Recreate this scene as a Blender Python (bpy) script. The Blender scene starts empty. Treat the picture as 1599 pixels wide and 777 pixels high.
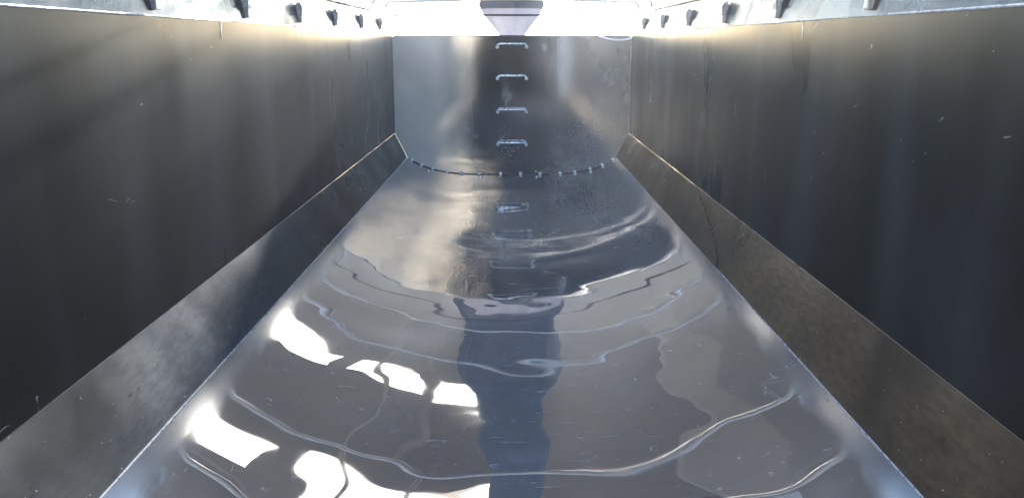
import bpy, bmesh, math, random
from mathutils import Vector, noise as mnoise
random.seed(7)
PI = math.pi; R = math.radians
sc = bpy.context.scene
COL = sc.collection

# ---------------------------------------------------------------- camera
CZ = 1.29                                   # eye height above the middle of the trough
cd = bpy.data.cameras.new('camera'); cam = bpy.data.objects.new('camera', cd); COL.objects.link(cam)
cam.location = (0, 0, CZ); cam.rotation_euler = (R(90 - 15.63), 0, 0)
cd.sensor_width = 36; cd.lens = 26.0; cd.clip_start = 0.02; cd.clip_end = 2000
sc.camera = cam
# ---------------------------------------------------------------- sky and sun
SUN_EL, SUN_AZ = 12.5, 2.2                 # degrees; azimuth from +Y towards +X
w = bpy.data.worlds.new('World'); sc.world = w; w.use_nodes = True
nt = w.node_tree; nt.nodes.clear()
sky = nt.nodes.new('ShaderNodeTexSky'); sky.sky_type = 'NISHITA'; sky.sun_disc = False
sky.sun_elevation = R(SUN_EL); sky.sun_rotation = R(SUN_AZ)
sky.dust_density = .45; sky.ozone_density = 2.3; sky.air_density = .95
bg = nt.nodes.new('ShaderNodeBackground'); bg.inputs['Strength'].default_value = 0.15
wo = nt.nodes.new('ShaderNodeOutputWorld')
nt.links.new(sky.outputs[0], bg.inputs[0]); nt.links.new(bg.outputs[0], wo.inputs[0])
sd = bpy.data.lights.new('sun', 'SUN'); sd.energy = 3.5; sd.angle = R(2.5); sd.color = (1, .98, .96)
sun = bpy.data.objects.new('sun', sd); COL.objects.link(sun)
dv = Vector((math.sin(R(SUN_AZ))*math.cos(R(SUN_EL)), math.cos(R(SUN_AZ))*math.cos(R(SUN_EL)), math.sin(R(SUN_EL))))
sun.rotation_euler = dv.to_track_quat('Z', 'Y').to_euler(); sun.location = (5, 30, 25)
vs = sc.view_settings
vs.view_transform = 'Standard'; vs.look = 'None'; vs.gamma = 1; vs.exposure = 2.7; vs.use_curve_mapping = False
sc.cycles.max_bounces = 10; sc.cycles.glossy_bounces = 8; sc.cycles.diffuse_bounces = 4
sc.cycles.sample_clamp_indirect = 6

HAZE = .0015
# ---------------------------------------------------------------- materials
def srgb(r, g, b):
    return tuple((c/255/12.92 if c/255 <= .04045 else ((c/255+.055)/1.055)**2.4) for c in (r, g, b)) + (1,)

class NT:
    def __init__(s, name):
        s.m = bpy.data.materials.new(name); s.m.use_nodes = True; s.t = s.m.node_tree
        s.p = s.t.nodes['Principled BSDF']
        s.co = s.t.nodes.new('ShaderNodeTexCoord')
    def n(s, k, **kw):
        n = s.t.nodes.new(k)
        for a, b in kw.items(): setattr(n, a, b)
        return n
    def l(s, a, b): s.t.links.new(a, b)
    def noise(s, scale, stretch=(1, 1, 1), detail=3, rough=.5, dist=0, rot=(0, 0, 0)):
        mp = s.n('ShaderNodeMapping'); mp.inputs['Scale'].default_value = stretch; mp.inputs['Rotation'].default_value = rot
        s.l(s.co.outputs['Object'], mp.inputs[0])
        n = s.n('ShaderNodeTexNoise'); n.inputs['Scale'].default_value = scale; n.inputs['Detail'].default_value = detail
        n.inputs['Roughness'].default_value = rough; n.inputs['Distortion'].default_value = dist
        s.l(mp.outputs[0], n.inputs['Vector']); return n.outputs['Fac']
    def ramp(s, fac, a, b, c0=0., c1=1.):
        r = s.n('ShaderNodeMapRange'); s.l(fac, r.inputs[0])
        r.inputs[1].default_value = a; r.inputs[2].default_value = b; r.inputs[3].default_value = c0; r.inputs[4].default_value = c1
        return r.outputs[0]
    def math(s, op, a, b):
        m = s.n('ShaderNodeMath', operation=op)
        for i, v in enumerate((a, b)):
            if isinstance(v, (int, float)): m.inputs[i].default_value = v
            else: s.l(v, m.inputs[i])
        return m.outputs[0]
    def mixc(s, fac, a, b):
        m = s.n('ShaderNodeMix', data_type='RGBA')
        if isinstance(fac, float): m.inputs[0].default_value = fac
        else: s.l(fac, m.inputs[0])
        for i, v in ((6, a), (7, b)):
            if isinstance(v, tuple): m.inputs[i].default_value = v
            else: s.l(v, m.inputs[i])
        return m.outputs[2]
    def bump(s, h, dist, strength=1.0, prev=None):
        b = s.n('ShaderNodeBump'); b.inputs['Distance'].default_value = dist; b.inputs['Strength'].default_value = strength
        s.l(h, b.inputs['Height'])
        if prev: s.l(prev, b.inputs['Normal'])
        return b.outputs[0]
    def scratch(s, scale, stretch, width, rot, lo, hi):
        n = s.noise(scale, stretch, 1.5, .5, .4, rot)
        d = s.math('ABSOLUTE', s.math('SUBTRACT', n, .5), 0)
        return s.math('MULTIPLY', s.ramp(d, 0, width, 1, 0), s.ramp(s.noise(scale*1.3, (1, 1, 1), 2, .5, 0, (0, 0, 1+scale)), lo, hi))
    def set(s, **kw):
        for k, v in kw.items():
            i = s.p.inputs[k.replace('_', ' ')]
            if isinstance(v, (int, float, tuple)): i.default_value = v
            else: s.l(v, i)
        return s.m

def mat_wall():
    s = NT('dark_painted_steel')
    big = s.noise(1.1, (1, 1, .25), 3)
    streak = s.noise(1.8, (1, 1, .35), 3, .5)
    dust = s.ramp(s.noise(1.6, (1, 1, .4), 3, .5), .5, .8)
    fleck = s.ramp(s.noise(55, (1, .5, 1), 2, .5), .76, .80)
    base = s.mixc(s.ramp(big, .3, .7), (.026, .022, .018, 1), (.040, .034, .028, 1))
    sepx = s.n('ShaderNodeSeparateXYZ'); s.l(s.co.outputs['Object'], sepx.inputs[0])
    run = s.math('MULTIPLY', s.ramp(s.noise(2.2, (0, 1, .07), 3, .6), .52, .72), s.ramp(sepx.outputs[1], 1, 6.5, .15, 1))
    base = s.mixc(s.math('MULTIPLY', run, .2), base, (.33, .34, .35, 1))
    base = s.mixc(s.math('MULTIPLY', dust, .16), base, (.25, .27, .30, 1))
    base = s.mixc(s.math('MULTIPLY', s.scratch(6, (1, .8, 1.6), .007, (0, 0, 0), .68, .70), .6), base, (.7, .7, .7, 1))
    base = s.mixc(s.math('MULTIPLY', fleck, .5), base, (.6, .6, .6, 1))
    b = s.bump(s.noise(1.0, (1, 1, .5), 1), .006)
    b = s.bump(s.noise(120, (1, 1, 1), 2), .0003, .6, b)
    return s.set(Base_Color=base, Metallic=0.0, Roughness=s.ramp(streak, .3, .75, .24, .40), Specular_IOR_Level=.36, Normal=b)
def mat_chamfer():
    s = NT('scuffed_painted_steel')
    sc_ = s.ramp(s.noise(1.3, (1, .8, 1), 3, .5), .42, .68)
    fine = s.ramp(s.noise(60, (1, .3, 1), 4, .6), .1, .8)
    sepx = s.n('ShaderNodeSeparateXYZ'); s.l(s.co.outputs['Object'], sepx.inputs[0])
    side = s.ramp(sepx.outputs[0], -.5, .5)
    patch = s.math('MULTIPLY', s.math('MULTIPLY', sc_, fine), s.ramp(sepx.outputs[1], 3.6, 1.6, .45, 1.1))  # scuffs, boosted at the near end to paint in the sunlit patches
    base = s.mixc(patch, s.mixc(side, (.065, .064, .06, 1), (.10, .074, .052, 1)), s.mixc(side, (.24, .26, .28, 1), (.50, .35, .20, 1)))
    fl = s.ramp(s.noise(70, (1, 1, 1), 2, .5), .73, .78)
    base = s.mixc(s.math('MULTIPLY', fl, .6), base, (.5, .5, .48, 1))
    b = s.bump(s.noise(1.6, (1, .6, 1), 2), .01)
    b = s.bump(s.noise(150, (1, 1, 1), 3), .0003, .7, b)
    return s.set(Base_Color=base, Metallic=.45, Roughness=s.ramp(s.noise(3, (1, 1, 1), 3), .3, .7, .24, .46), Normal=b)
def mat_liner():
    s = NT('polished_steel')
    # long soft dents of the rolled sheet
    wave = s.noise(1.15, (1.0, 1.25, 1), 1.5, .45, .3)
    wave2 = s.noise(3.4, (.7, 1.1, 1), 1, .4)
    sx = s.n('ShaderNodeSeparateXYZ'); s.l(s.co.outputs['Object'], sx.inputs[0])
    calm = s.ramp(s.math('ABSOLUTE', sx.outputs[0], 0), .72, .98, 1, .12)
    b = s.bump(s.math('MULTIPLY', s.math('SUBTRACT', wave, .5), calm), .0085)
    b = s.bump(s.math('MULTIPLY', s.math('SUBTRACT', wave2, .5), calm), .0021, 1.0, b)
    # scuffs: short strokes across the trough, denser along its middle
    st = s.ramp(s.noise(9, (.55, 6, 1), 5, .7, .6), .62, .74)
    st2 = s.ramp(s.noise(26, (.4, 4, 1), 3, .6), .66, .76)
    soft = s.ramp(s.noise(2.0, (1, 1.4, 1), 5, .6), .42, .72)
    sepx = s.n('ShaderNodeSeparateXYZ'); s.l(s.co.outputs['Object'], sepx.inputs[0])
    ax = s.math('ABSOLUTE', sepx.outputs[0], 0)
    mid = s.ramp(ax, .05, .55, 1, .18)
    dust = s.math('MULTIPLY', s.math('MAXIMUM', st, s.math('MULTIPLY', st2, .7)), mid)
    sr = s.math('MAXIMUM', s.scratch(5, (.5, 2, 1), .010, (0, 0, .3), .62, .66), s.scratch(9, (1.6, .4, 1), .010, (0, 0, .5), .63, .67))
    sr = s.math('MAXIMUM', sr, s.scratch(16, (.3, 3, 1), .02, (0, 0, -.1), .62, .66))
    dust = s.math('MAXIMUM', dust, s.math('MULTIPLY', sr, .5))
    smudge = s.math('ADD', s.ramp(s.noise(1.7, (1, 1.3, 1), 6, .68, .5), .45, .75, 0, .20), s.ramp(ax, .92, 1.03, 0, .10))
    dust = s.math('MAXIMUM', dust, smudge)
    base = s.mixc(s.math('MULTIPLY', soft, .35), (.60, .58, .555, 1), (.51, .50, .495, 1))
    # a fixed thin dust film: lowers the mirror and adds a little white of its own
    film = s.ramp(dust, 0, 1, .22, .6)
    s.set(Base_Color=base, Metallic=1.0, Roughness=s.math('ADD', s.ramp(soft, 0, 1, .008, .045), s.ramp(ax, .93, 1.0, 0, .09)), Normal=b)
    d = s.n('ShaderNodeBsdfDiffuse'); s.l(s.mixc(dust, (.20, .21, .23, 1), (.75, .77, .80, 1)), d.inputs['Color'])
    mx = s.n('ShaderNodeMixShader'); s.l(film, mx.inputs[0]); s.l(s.p.outputs[0], mx.inputs[1]); s.l(d.outputs[0], mx.inputs[2])
    s.l(mx.outputs[0], s.t.nodes['Material Output'].inputs[0])
    return s.m
def mat_front():
    s = NT('brushed_steel')
    sepx = s.n('ShaderNodeSeparateXYZ'); s.l(s.co.outputs['Object'], sepx.inputs[0])
    low = s.ramp(sepx.outputs[2], .1, .85, 1, .0)
    speck = s.ramp(s.noise(60, (1, 1, 1), 5, .75), .44, .72)
    cl = s.ramp(s.noise(2.6, (1, 1, 1), 4, .6), .40, .62)
    dust = s.math('MULTIPLY', s.math('MULTIPLY', s.math('MULTIPLY', speck, cl), low), s.ramp(sepx.outputs[0], -.35, -.05, .05, 1))
    dust = s.math('MAXIMUM', dust, s.math('MULTIPLY', s.ramp(s.noise(5.0, (1, 1, .6), 5, .6), .56, .75), .45))
    base = s.mixc(s.ramp(s.noise(1.5), .3, .7), (.60, .60, .60, 1), (.50, .51, .52, 1))
    b = s.bump(s.noise(1.8, (1, 1, .6), 2), .003)
    b = s.bump(s.noise(90, (1, 1, 1), 3), .0002, .8, b)
    s.set(Base_Color=base, Metallic=1.0, Roughness=s.ramp(s.noise(4, (1, 1, .4), 3), .3, .7, .03, .09), Normal=b)
    d = s.n('ShaderNodeBsdfAnisotropic'); d.inputs['Color'].default_value = (.86, .88, .90, 1); d.inputs['Roughness'].default_value = .55
    mx = s.n('ShaderNodeMixShader'); s.l(s.ramp(dust, 0, 1, .07, .5), mx.inputs[0]); s.l(s.p.outputs[0], mx.inputs[1]); s.l(d.outputs[0], mx.inputs[2])
    # dusty scuffs plus painted-in reflected light, left and, thinner, right of the ladder
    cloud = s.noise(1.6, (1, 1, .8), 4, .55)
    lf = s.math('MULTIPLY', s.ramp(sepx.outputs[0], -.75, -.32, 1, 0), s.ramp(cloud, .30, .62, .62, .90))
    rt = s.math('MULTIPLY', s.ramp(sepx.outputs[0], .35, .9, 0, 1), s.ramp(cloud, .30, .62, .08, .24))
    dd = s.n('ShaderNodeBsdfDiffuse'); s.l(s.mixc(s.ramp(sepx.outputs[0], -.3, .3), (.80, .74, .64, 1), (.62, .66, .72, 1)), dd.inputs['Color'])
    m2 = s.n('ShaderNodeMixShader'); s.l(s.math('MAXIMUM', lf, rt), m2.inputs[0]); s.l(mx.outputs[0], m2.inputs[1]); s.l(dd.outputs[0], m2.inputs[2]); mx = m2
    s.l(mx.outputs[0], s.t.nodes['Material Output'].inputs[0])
    return s.m
def mat_plain(name, col, metal=0., rough=.5, nscale=6, var=.25, bump=0., bscale=60):
    s = NT(name)
    c2 = tuple(min(1, c*(1+var)) for c in col[:3]) + (1,); c1 = tuple(c*(1-var) for c in col[:3]) + (1,)
    kw = dict(Base_Color=s.mixc(s.ramp(s.noise(nscale, detail=5, rough=.6), .3, .7), c1, c2), Metallic=metal,
              Roughness=s.ramp(s.noise(nscale*2, detail=3), .3, .7, max(0.02, rough-.08), rough+.08))
    if bump: kw['Normal'] = s.bump(s.noise(bscale, detail=4), bump)
    return s.set(**kw)
M = dict(
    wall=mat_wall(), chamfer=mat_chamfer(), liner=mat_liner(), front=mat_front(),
    rail=mat_plain('bare_aluminium', (.07, .07, .073), .4, .22, 3, .15, .003, 8),
    weld=mat_plain('weld_metal', (.78, .78, .78), .6, .35, 40, .4, .004, 120),
    rod=mat_plain('bright_steel_rod', (.95, .95, .96), .6, .3, 20, .1),
    bolt=mat_plain('white_bolt_steel', (.95, .95, .95), .1, .32, 20, .08),
    hook=mat_plain('galvanised_hook_steel', (.60, .61, .64), .2, .4, 30, .3),
    bow=mat_plain('galvanised_tube', (.82, .81, .79), 0., .4, 10, .1),
    cord=mat_plain('white_cord', (.9, .9, .9), 0, .7, 40, .05),
    glare_cloth=mat_plain('glare_washed_cloth', (.38, .375, .44), 0, .8, 5, .12, .01, 14),
    cloth=mat_plain('grey_woven_cloth', (.11, .115, .135), 0, .8, 5, .25, .01, 14),
    roof=mat_plain('grey_roof_sheet', (.27, .25, .232), 0, .7, .5, .13),
    steel=mat_plain('painted_purlin', (.32, .31, .295), 0, .5, 2, .1),
    pier=mat_plain('blackened_cladding', (.010, .0125, .017), 0, .6, .6, .2),  # shade put into the colour: keeps the sunlit rear wall dark in reflections
    hallwall=mat_plain('dark_cladding', (.12, .13, .15), 0, .6, .6, .2),
    plaster=mat_plain('sunlit_render', (.52, .45, .35), 0, .85, .5, .12),
    grit=mat_plain('pale_grit', (.42, .38, .33), .2, .5, 200, .4),
    duct=mat_plain('pale_duct_paint', (.30, .28, .26), 0, .6, 2, .08),
    greydoor=mat_plain('pale_grey_door', (.5, .54, .62), 0, .5, 2, .08),
    concrete=mat_plain('concrete', (.20, .195, .19), 0, .85, .6, .2, .004, 12),
)

ms = NT('translucent_daylit_sheet')
M['rooflight'] = ms.set(Base_Color=(.8, .8, .78, 1), Roughness=.5, Emission_Color=ms.mixc(ms.noise(3.0), (1, .97, .92, 1), (1, .98, .95, 1)), Emission_Strength=1.6)

for k in ('pier', 'plaster'):
    M[k].node_tree.nodes['Principled BSDF'].inputs['Specular IOR Level'].default_value = .03

# ---------------------------------------------------------------- mesh helpers
def link(name, verts, faces, mat, parent=None, smooth=False, **props):
    me = bpy.data.meshes.new(name); me.from_pydata([tuple(v) for v in verts], [], faces); me.materials.append(mat)
    bm = bmesh.new(); bm.from_mesh(me); bmesh.ops.recalc_face_normals(bm, faces=bm.faces); bm.to_mesh(me); bm.free()
    if smooth:
        for p in me.polygons: p.use_smooth = True
        me.set_sharp_from_angle(angle=R(40))
    o = bpy.data.objects.new(name, me); COL.objects.link(o)
    if parent: o.parent = parent
    for k, v in props.items(): o[k] = v
    return o
def empty(name, loc=(0, 0, 0), **props):
    o = bpy.data.objects.new(name, None); COL.objects.link(o); o.location = loc; o.empty_display_size = .2
    for k, v in props.items(): o[k] = v
    return o
class B:
    def __init__(s): s.v = []; s.f = []
    def box(s, x0, x1, y0, y1, z0, z1):
        i = len(s.v); s.v += [(x, y, z) for z in (z0, z1) for y in (y0, y1) for x in (x0, x1)]
        s.f += [tuple(i+k for k in q) for q in ((0, 2, 3, 1), (4, 5, 7, 6), (0, 1, 5, 4), (2, 6, 7, 3), (0, 4, 6, 2), (1, 3, 7, 5))]; return s
    def prism(s, poly, y0, y1):                 # poly in (x, z), swept along y
        n = len(poly); i = len(s.v)
        s.v += [(x, y0, z) for x, z in poly] + [(x, y1, z) for x, z in poly]
        s.f.append(tuple(i+k for k in range(n))); s.f.append(tuple(i+n+k for k in reversed(range(n))))
        for k in range(n): j = (k+1) % n; s.f.append((i+k, i+n+k, i+n+j, i+j))
        return s
    def tube(s, pts, rad, n=10):
        pts = [Vector(p) for p in pts]; i0 = len(s.v); up = Vector((0, 0, 1))
        for a, p in enumerate(pts):
            t = (pts[min(a+1, len(pts)-1)] - pts[max(a-1, 0)]).normalized()
            u = t.cross(up if abs(t.z) < .9 else Vector((1, 0, 0))).normalized(); v = t.cross(u)
            r = rad[a] if isinstance(rad, (list, tuple)) else rad
            for k in range(n):
                an = 2*PI*k/n; s.v.append(tuple(p + (u*math.cos(an) + v*math.sin(an))*r))
        for a in range(len(pts)-1):
            for k in range(n):
                q = i0+a*n; s.f.append((q+k, q+(k+1) % n, q+n+(k+1) % n, q+n+k))
        s.f.append(tuple(i0+k for k in range(n))); e = i0+(len(pts)-1)*n; s.f.append(tuple(e+k for k in reversed(range(n))))
        return s
    def build(s, name, mat, parent=None, smooth=False, **props): return link(name, s.v, s.f, mat, parent, smooth, **props)
def bevel(o, wd=.003, seg=2):
    m = o.modifiers.new('bevel', 'BEVEL'); m.width = wd; m.segments = seg; m.limit_method = 'ANGLE'; return o

# ---------------------------------------------------------------- the tipper body
Y0, Y1 = -1.6, 7.4
DISH = .003                  # the front sheet is dished away from the load by this much
XL, ZL = 1.05, .17           # liner edge
XC, ZC = 1.165, .415         # top of the sloping corner plate
XT, ZT = 1.15, 1.37          # weld seam where the top rail starts
XR, ZR = 1.175, 1.535        # rail top
def zf(x, y=7.4):
    t = min(1, max(0, (y-4.6)/2.8)); t = t*t*(3-2*t)       # an even arc that flattens towards its bolted end
    return (1-t)*ZL*(abs(x)/XL)**2 + t*ZL*(abs(x)/XL)**4.2
body = empty('tipper_body', (0, 0, 0), label='long dark steel tipper body seen from inside with a polished trough floor', category='tipper body')

# side walls
for s in (-1, 1):
    ny, nz = 90, 14; V = []; F = []
    for layer in (0, 1):
        for j in range(ny+1):
            for k in range(nz+1):
                t = k/nz; y = Y0 + (Y1-Y0)*j/ny; z = ZC + (ZT-ZC)*t; x = XC + (XT-XC)*t
                x += .004*mnoise.noise(Vector((s*5, y*1.1, z*.6)))*math.sin(PI*t)
                V.append((s*(x + layer*.035), y, z))
    N = (ny+1)*(nz+1)
    for j in range(ny):
        for k in range(nz):
            a = j*(nz+1)+k; q = (a, a+1, a+nz+2, a+nz+1); F.append(q); F.append(tuple(N+i for i in reversed(q)))
    for j in range(ny):
        for k in (0, nz): a = j*(nz+1)+k; F.append((a, a+nz+1, N+a+nz+1, N+a))
    for k in range(nz):
        for j in (0, ny): a = j*(nz+1)+k; F.append((a, a+1, N+a+1, N+a))
    wl = link('side_wall', V, F, M['wall'], body, True)
    # top rail: lighter strip leaning outward, with a lip
    rl = B().prism([(s*XT, ZT+.002), (s*(XT+.036), ZT+.002), (s*(XR+.045), ZR), (s*(XR+.045), ZR+.03), (s*(XR-.012), ZR+.03), (s*(XR-.012), ZR+.012), (s*XR, ZR)], Y0, Y1).build('top_rail', M['rail'], body)
    # weld bead along the seam, lumpy, in runs
    b = B(); pts = []; rad = []
    y = Y0
    while y < Y1-.05:
        on = mnoise.noise(Vector((s*3, y*1.7, 0))) > -.05
        pts.append((s*(XT-.001), y, ZT)); rad.append((.0042 if on else .0018)*(1+.35*mnoise.noise(Vector((s, y*30, 4)))))
        y += .02
    b.tube(pts, rad, 6).build('weld_bead', M['weld'], rl, True)
    # vertical weld stitches down the wall
    for yy, z0, z1 in ((3.05, 1.30, 1.366), (5.6, .45, 1.36)):
        b = B(); n = max(4, int((z1-z0)/.02)); P = []; rr = []
        for i in range(n+1):
            z = z0+(z1-z0)*i/n; P.append((s*(XT+(XC-XT)*(ZT-z)/(ZT-ZC)+.0015), yy+.002*mnoise.noise(Vector((z*20, s, yy))), z)); rr.append(.0035+.0012*mnoise.noise(Vector((z*40, s*2, yy))))
        if yy < 4: b.tube(P, rr, 6).build('weld_bead', M['weld'], wl, True)
    # tarpaulin hooks hung on the rail
    for yy in (2.5, 3.36, 4.2, 5.05, 5.92, 6.75):
        zc = 1.455; x0 = XT+(XR-XT)*.5-.004
        b = B()
        b.prism([(s*x0, zc+.045), (s*(x0-.024), zc+.034), (s*(x0-.030), zc+.024), (s*(x0-.028), zc-.010), (s*(x0-.024), zc-.03), (s*(x0-.020), zc-.012), (s*(x0-.022), zc+.024), (s*x0, zc+.028)], yy-.024, yy+.024)
        b.box(min(s*(x0-.022), s*(x0+.01)), max(s*(x0-.022), s*(x0+.01)), yy-.016, yy+.016, zc-.065, zc+.03)
        h = bevel(b.build('tarp_hook', M['hook'], rl), .003)
        B().tube([(s*(x0-.02), yy-.02+.02*math.cos(a)-.035, zc+.01+.03*math.sin(a)) for a in [PI*2*i/14 for i in range(15)]], .003, 6).build('ring', M['hook'], h, True)

# sloping corner plates
for s in (-1, 1):
    ny, nz = 120, 6; V = []; F = []
    for layer in (0, 1):
        for j in range(ny+1):
            for k in range(nz+1):
                t = k/nz; y = Y0+(Y1-Y0)*j/ny
                x = XL+(XC-XL)*t; z = ZL-.003+(ZC-ZL)*t
                d = .003*mnoise.noise(Vector((s*9, y*1.4, t)))*math.sin(PI*t)
                nx, nz_ = .905, -.425
                V.append((s*(x+nx*(d+layer*.03)), y, z+nz_*(d+layer*.03)))
    N = (ny+1)*(nz+1)
    for j in range(ny):
        for k in range(nz):
            a = j*(nz+1)+k; q = (a, a+1, a+nz+2, a+nz+1); F.append(q); F.append(tuple(N+i for i in reversed(q)))
    for j in range(ny):
        for k in (0, nz): a = j*(nz+1)+k; F.append((a, a+nz+1, N+a+nz+1, N+a))
    for k in range(nz):
        for j in (0, ny): a = j*(nz+1)+k; F.append((a, a+1, N+a+1, N+a))
    cp = link('corner_plate', V, F, M['chamfer'], body, True)
    if s == 1:
        # a doubler plate on the far part of the right corner, with a curved weld at its end
        def cpos(t, y, off): return (XL+(XC-XL)*t-.905*off, y, ZL-.003+(ZC-ZL)*t+.425*off)
        ye = lambda t: 3.62+1.02*t**1.5
        V = []; F = []; n = 12
        for layer in (0, 1):
            for k in range(n+1):
                t = .02+.96*k/n; V.append(cpos(t, ye(t), .0005+.007*layer)); V.append(cpos(t, Y1-.004, .0005+.007*layer))
        NN = 2*(n+1)
        for k in range(n):
            a = 2*k; F += [(a, a+1, a+3, a+2), (NN+a, NN+a+2, NN+a+3, NN+a+1), (a, a+2, NN+a+2, NN+a), (a+1, NN+a+1, NN+a+3, a+3)]
        F += [(0, NN, NN+1, 1), (2*n, 2*n+1, NN+2*n+1, NN+2*n)]
        dp = link('doubler_plate', V, F, M['chamfer'], cp)
        B().tube([cpos(.02+.96*i/40, ye(.02+.96*i/40)-.004, .006) for i in range(41)], [max(.0008, .0016+.003*mnoise.noise(Vector((i*.6, 3, 1)))) for i in range(41)], 6).build('weld_bead', M['rail'], cp, True)
    # spatter and grit lying in the gutter where plate and trough meet
# the trough
nx, ny = 96, 300; V = []; F = []
for j in range(ny+1):
    for i in range(nx+1):
        x = -XL+2*XL*i/nx; y = Y0+(Y1+DISH-Y0)*j/ny; V.append((x, y, zf(x, y)))
N = len(V); V += [(x, y, z-.012) for x, y, z in V]
for j in range(ny):
    for i in range(nx):
        a = j*(nx+1)+i; q = (a, a+1, a+nx+2, a+nx+1); F.append(q); F.append(tuple(N+k for k in reversed(q)))
for j in range(ny):
    for i in (0, nx): a = j*(nx+1)+i; F.append((a, a+nx+1, N+a+nx+1, N+a))
for i in range(nx):
    for j in (0, ny): a = j*(nx+1)+i; F.append((a, a+1, N+a+1, N+a))
liner = link('trough_floor', V, F, M['liner'], body, True)
for s in (-1, 1):          # bright cut edge along each side of the trough
    B().tube([(s*(XL-.001), Y0+(Y1-Y0)*i/60, ZL+.0015+.001*mnoise.noise(Vector((i*.7, s, 0)))) for i in range(61)], .0028, 6).build('edge_bead', M['rod'], liner, True)

# front wall
nc, nr = 60, 10; V = []; F = []
for layer in (0, 1):
    for i in range(nc+1):
        x = -XC+2*XC*i/nc; ax = abs(x); zl = zf(x)-.001 if ax <= XL else ZL+(ZC-ZL)*(ax-XL)/(XC-XL)
        for k in range(nr+1):
            V.append((x, Y1+.001+DISH*(1-(x/XC)**2)+layer*.03, zl+(ZT-.03-zl)*k/nr))
N = (nc+1)*(nr+1)
for i in range(nc):
    for k in range(nr): a = i*(nr+1)+k; q = (a, a+1, a+nr+2, a+nr+1); F.append(q); F.append(tuple(N+t for t in reversed(q)))
    for k in (0, nr): a = i*(nr+1)+k; F.append((a, a+nr+1, N+a+nr+1, N+a))
for i in (0, nc):
    for k in range(nr): a = i*(nr+1)+k; F.append((a, a+1, N+a+1, N+a))
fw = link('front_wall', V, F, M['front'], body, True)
B().tube([(x, Y1+.012+DISH*(1-(x/XC)**2), ZT-.026) for x in [-1.14+2.28*i/16 for i in range(17)]], .007, 8).build('top_edge', M['rail'], fw, True)
# weld bead up each corner
for s in (-1, 1):
    P = [(s*(XT-.003+(XC-XT)*(ZT-z)/(ZT-ZC)), Y1-.002, z) for z in [ZC+(ZT-.03-ZC)*i/40 for i in range(41)]]
    B().tube(P, [.0035+.002*mnoise.noise(Vector((i*.8, s, 8))) for i in range(41)], 6).build('corner_weld', M['weld'], fw, True)
# crossbar and posts above the front wall
B().tube([(-1.16, Y1+.02, ZR), (1.16, Y1+.02, ZR)], .009, 10).build('crossbar', M['rail'], body, True)
for s in (-1, 1): B().box(s*1.105-.007, s*1.105+.007, Y1+.01, Y1+.03, ZT-.03, ZR-.008).build('post', M['hook'], body)
# ladder rungs
for zr in (1.272, .974, .653, .332):
    hw = .142
    b = B().tube([(-hw, Y1+DISH, zr-.03), (-hw, Y1-.06, zr-.026), (-hw+.006, Y1-.085, zr-.012), (-hw+.022, Y1-.09, zr), (hw-.022, Y1-.09, zr), (hw-.006, Y1-.085, zr-.012), (hw, Y1-.06, zr-.026), (hw, Y1+DISH, zr-.03)], .0070, 10)
    rg = b.build('ladder_rung', M['rod'], body, True)
    for s in (-1, 1): B().tube([(s*hw, Y1+DISH+.002, zr-.03), (s*hw, Y1+DISH-.012, zr-.03)], .017, 12).build('foot_weld', M['weld'], rg, True)
# clamping strip and its bolts
b = B(); n = 48; V = []; F = []
for i in range(n+1):
    x = -1.02+2.04*i/n; z = zf(x)+.001
    V += [(x, Y1-.002, z), (x, Y1-.002, z+.007), (x, Y1-.005, z+.007), (x, Y1-.026, z+.003), (x, Y1-.026, z)]
for i in range(n):
    for k in range(5): a = i*5; F.append((a+k, a+(k+1) % 5, a+5+(k+1) % 5, a+5+k))
F += [(0, 1, 2, 3, 4), tuple(n*5+k for k in (4, 3, 2, 1, 0))]
strip = link('clamping_strip', V, F, M['rail'], body)
def bolt(x, y, z, r=.016):
    P = []; 
    for rr, h in ((r, 0), (r, .004), (r*.85, .009), (r*.45, .012)): P.append((rr, h))
    V = []; F = []; n = 12
    for rr, h in P:
        for k in range(n): a = 2*PI*k/n; V.append((rr*math.cos(a), rr*math.sin(a), h))
    for q in range(3):
        for k in range(n): F.append((q*n+k, q*n+(k+1) % n, q*n+n+(k+1) % n, q*n+n+k))
    F.append(tuple(3*n+k for k in range(n)))
    o = link('bolt', V, F, M['bolt'], strip, True); o.location = (x, y, z); o.rotation_euler = (R(38), 0, 0); return o
for px in (642, 657, 674, 697, 719, 747, 781, 813, 844, 876, 899, 923, 942, 959):
    x = (px-799.5)/157.5; bolt(x, Y1-.022, zf(x)+.010)
for px in (670, 753, 838, 922):
    x = (px-799.5)/157.5; o = bolt(x, Y1-.16, zf(x)+.001, .011); o.rotation_euler = (0, -math.atan(.68*(abs(x)/XL)**3.2)*(1 if x > 0 else -1), 0)

# tarpaulin bows across the top of the body
for yb in (3.82, 4.6, 6.5, 7.15):
    zb = ZR+.11
    P = [(-XR, yb, ZR+.02), (-XR+.01, yb, zb-.04), (-XR+.05, yb, zb)] + [(-1.0+2.0*i/12, yb, zb+.02*math.sin(PI*i/12)) for i in range(13)] + [(XR-.05, yb, zb), (XR-.01, yb, zb-.04), (XR, yb, ZR+.02)]
    B().tube(P, .015, 10).build('tarp_bow', M['bow'], body, True)
# frame under the body
for s in (-1, 1): bevel(B().box(s*.45-.04, s*.45+.04, Y0+.2, Y1-.1, -.20, -.013).build('chassis_beam', M['hallwall'], body), .004)
for yy in (0, 3.6, 6.9): B().box(-.41, .41, yy-.05, yy+.05, -.19, -.03).build('cross_member', M['hallwall'], body)
for s in (-1, 1):
    for yy in (.4, 6.4): bevel(B().box(s*.45-.05, s*.45+.05, yy-.05, yy+.05, -1.3, -.201).build('support_leg', M['hallwall'], body), .004)

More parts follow.
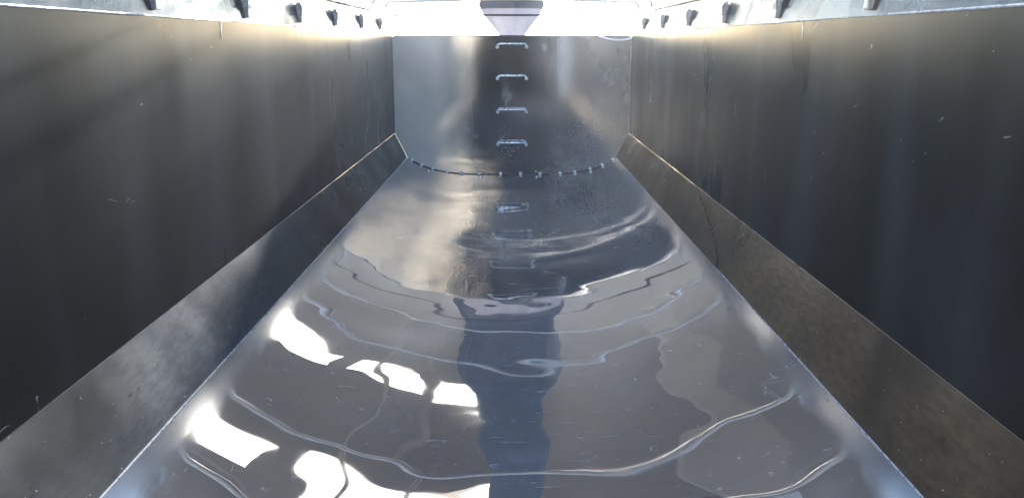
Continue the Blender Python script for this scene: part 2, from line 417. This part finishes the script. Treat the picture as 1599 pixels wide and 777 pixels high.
# ---------------------------------------------------------------- loose things
P = []
for i in range(25):
    t = i/24; P.append((.83+.42*t, Y1-.03, 1.345+.012*(t > .97) - .045*4*t*(1-t)+.012*t))
c = B().tube(P, .0085, 8).build('cord', M['cord'], None, True, label='thin white cord sagging from the top right corner of the front wall', category='cord')
# grit and weld spatter lying in the corners
g = B()
for i in range(620):
    sd_ = random.choice((-1, -1, 1)); y = 1.2+5.9*random.random()**1.8; q = random.random()**2.2
    if random.random() < .6: x = XL+.004+(XC-XL)*q*.9; z = ZL+(ZC-ZL)*(x-XL)/(XC-XL)
    else: x = XL-.002-.10*q; z = zf(x, y)
    rr = .0008+.0026*random.random()**2; nx_ = -.6*rr; c = (sd_*(x+nx_), y, z+rr*.5); k = len(g.v)
    for d in ((1, 0, -.3), (-.5, .87, -.3), (-.5, -.87, -.3), (.1, .1, 1.0), (.6, .7, .3)): g.v.append(tuple(c[a]+d[a]*rr*random.uniform(.7, 1.3) for a in range(3)))
    g.f += [(k, k+2, k+1), (k, k+4, k+3), (k, k+1, k+4), (k+1, k+3, k+4), (k+1, k+2, k+3), (k, k+3, k+2)]
g.build('grit', M['grit'], None, kind='stuff', label='fine pale grit and weld spatter along the corners of the trough', category='grit')
# hanging cloth sack beyond the front wall
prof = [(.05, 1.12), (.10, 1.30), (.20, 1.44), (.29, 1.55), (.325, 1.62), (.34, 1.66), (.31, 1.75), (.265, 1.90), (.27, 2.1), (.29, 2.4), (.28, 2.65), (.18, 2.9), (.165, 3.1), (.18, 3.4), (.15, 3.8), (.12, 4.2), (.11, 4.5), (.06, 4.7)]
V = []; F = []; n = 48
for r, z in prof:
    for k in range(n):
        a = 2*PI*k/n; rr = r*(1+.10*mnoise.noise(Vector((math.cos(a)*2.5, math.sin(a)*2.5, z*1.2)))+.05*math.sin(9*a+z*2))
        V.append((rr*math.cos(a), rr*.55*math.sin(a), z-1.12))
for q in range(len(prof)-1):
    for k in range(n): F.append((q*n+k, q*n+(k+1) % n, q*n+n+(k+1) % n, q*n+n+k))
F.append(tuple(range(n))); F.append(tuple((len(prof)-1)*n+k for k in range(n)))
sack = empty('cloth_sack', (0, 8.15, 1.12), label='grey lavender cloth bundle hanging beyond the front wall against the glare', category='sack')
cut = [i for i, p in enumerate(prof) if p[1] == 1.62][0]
link('bag_base', V[:(cut+1)*n], [f for f in F[:cut*n]] + [F[-2]], M['glare_cloth'], sack, True)  # lower part of the bundle, glare painted into its paler cloth colour
F2 = [tuple(k-cut*n for k in f) for f in F[cut*n:-2]] + [tuple(k-cut*n for k in F[-1])]
link('cloth_body', V[cut*n:], F2, M['cloth'], sack, True)
B().tube([(0, 0, 3.5), (0, 0, 5.9)], .02, 8).build('sling', M['cloth'], sack, True)

# ---------------------------------------------------------------- the hall over it
hall = empty('workshop_hall', (0, 8, -1.3), label='tall workshop hall whose roof lights mirror in the trough floor', category='hall')
HZ = 7.0
def hp(b, name, mat): 
    b.v = [(x, y-8, z+1.3) for x, y, z in b.v]; return b.build(name, mat, hall)
HX0, HX1, HY0, HY1 = -9, 9, -8, 26.5
holes = [(-1.84, -1.50, 11.2, 12.1), (-1.22, -.02, 11.2, 12.3), (-1.84, -1.50, 15.7, 17.0), (-1.22, -.74, 15.7, 16.9), (-.66, -.02, 15.2, 17.0)]
holes += [(-6.5, -4.5, 11.2, 12.3), (4.5, 6.5, 11.2, 12.3), (-6.5, -4.5, 15.7, 17.0)]
holes += [(-8.5, 8.5, -2.6, 9.4), (-8.5, -1.1, -7.9, -2.6)]  # unseen roof openings added for overhead light and the rear reflection
xs = sorted({HX0, HX1} | {v for h in holes for v in h[:2]}); ys = sorted({HY0, HY1} | {v for h in holes for v in h[2:]})
b = B()
for j in range(len(ys)-1):
    for i in range(len(xs)-1):
        cx, cy = (xs[i]+xs[i+1])/2, (ys[j]+ys[j+1])/2
        if any(h[0] < cx < h[1] and h[2] < cy < h[3] for h in holes): continue
        b.box(xs[i], xs[i+1], ys[j], ys[j+1], HZ, HZ+.08)
hp(b, 'roof', M['roof'])
for h in holes:
    if h[2] > 10: hp(B().box(h[0]+.004, h[1]-.004, h[2]+.004, h[3]-.004, HZ+.03, HZ+.05), 'roof_light', M['rooflight'])
for yy in (10.75,): hp(B().box(HX0+.1, HX1-.1, yy-.035, yy+.035, HZ-.12, HZ-.003), 'purlin', M['steel'])
for xx in (-2.45, 4.05): hp(B().box(xx-.06, xx+.06, 9.5, HY1-.1, HZ-.34, HZ-.125), 'roof_beam', M['steel'])
for x in (HX0, HX1):
    hp(B().box(x-.1, x+.1, HY0+.11, HY1, -1.3, 2.2).box(x-.1, x+.1, HY0+.11, 1.5, 2.2, HZ-.004).box(x-.1, x+.1, 1.5, HY1, 5.8, HZ-.004), 'side_cladding', M['hallwall'])  # open window bands, unseen, added to let sky light onto the body
    for yy in (4, 8, 12, 16, 20, 23, 26.2): hp(B().box(x-.12, x+.12, yy-.1, yy+.1, 2.2, 5.8), 'added_window_mullion', M['steel'])
hp(B().box(1.15, 1.42, 9.6, 18.4, HZ-.75, HZ-.42), 'air_duct', M['duct'])
for xx in (-.95, -.62): hp(B().tube([(xx, 9.5+9*i/30, HZ-.5+.03*math.sin(i)) for i in range(31)], .022, 6), 'conduit', M['duct'])
# unseen rear wall, its doorway and small window shaped for the front wall's reflections
b = B(); y0, y1 = HY0-.1, HY0+.1
hp(B().box(-1.1, 1.3, y0-.01, y1+.01, -1.29, 2.4), 'added_dark_pier', M['pier'])  # pier added to mirror as the dark central band in the front wall
hp(B().box(-.68, 1.0, y0-.01, y1+.01, 2.403, HZ-.006), 'added_dark_pier', M['pier'])
for q in ((-9.1, -8.4, -1.3, HZ-.004), (1.003, 3.0, 2.4, HZ-.004), (4.2, 9.1, 2.4, HZ-.004), (3.003, 4.197, 2.4, 3.6), (3.003, 4.197, 5.0, HZ-.004)): hp(B().box(q[0], q[1], y0, y1, q[2], q[3]), 'rear_wall', M['pier'])
hp(B().box(1.32, 9.08, y0+.05, y1-.05, -1.29, 2.39), 'added_rear_door', M['greydoor'])  # unseen pale panel added to give the reflection a bluish right side
hp(B().box(-9, 9, HY1-.1, HY1+.1, 6.7, HZ-.004), 'door_lintel', M['hallwall'])
# unseen building added behind for a beige reflection, pale render lit by the sun
yb = empty('added_yard_building', (0, -20, -1.3), label='unseen pale rendered building added behind the hall for its beige reflection', category='building')
bevel(B().box(-16, 9, -3, 3, 0, 14).build('wall', M['plaster'], yb), .02)
B().box(-16.2, 9.2, -3.2, 3.2, 14, 14.25).build('roof', M['hallwall'], yb)
link('ground', [(-160, -160, -1.3), (160, -160, -1.3), (160, 160, -1.3), (-160, 160, -1.3)], [(0, 1, 2, 3)], M['concrete'], None, kind='structure')

# thin volume added to stand in for lens glare above the front wall
hz = B().box(-165, 165, -165, 165, -2.3, 14.6)
hm = bpy.data.materials.new('glare_haze_volume'); hm.use_nodes = True; t = hm.node_tree; t.nodes.clear()
v = t.nodes.new('ShaderNodeVolumePrincipled'); v.inputs['Color'].default_value = (.86, .93, 1, 1); v.inputs['Density'].default_value = HAZE; v.inputs['Anisotropy'].default_value = .85
o = t.nodes.new('ShaderNodeOutputMaterial'); t.links.new(v.outputs[0], o.inputs['Volume'])
hz.build('glare_haze', hm, None, kind='stuff')
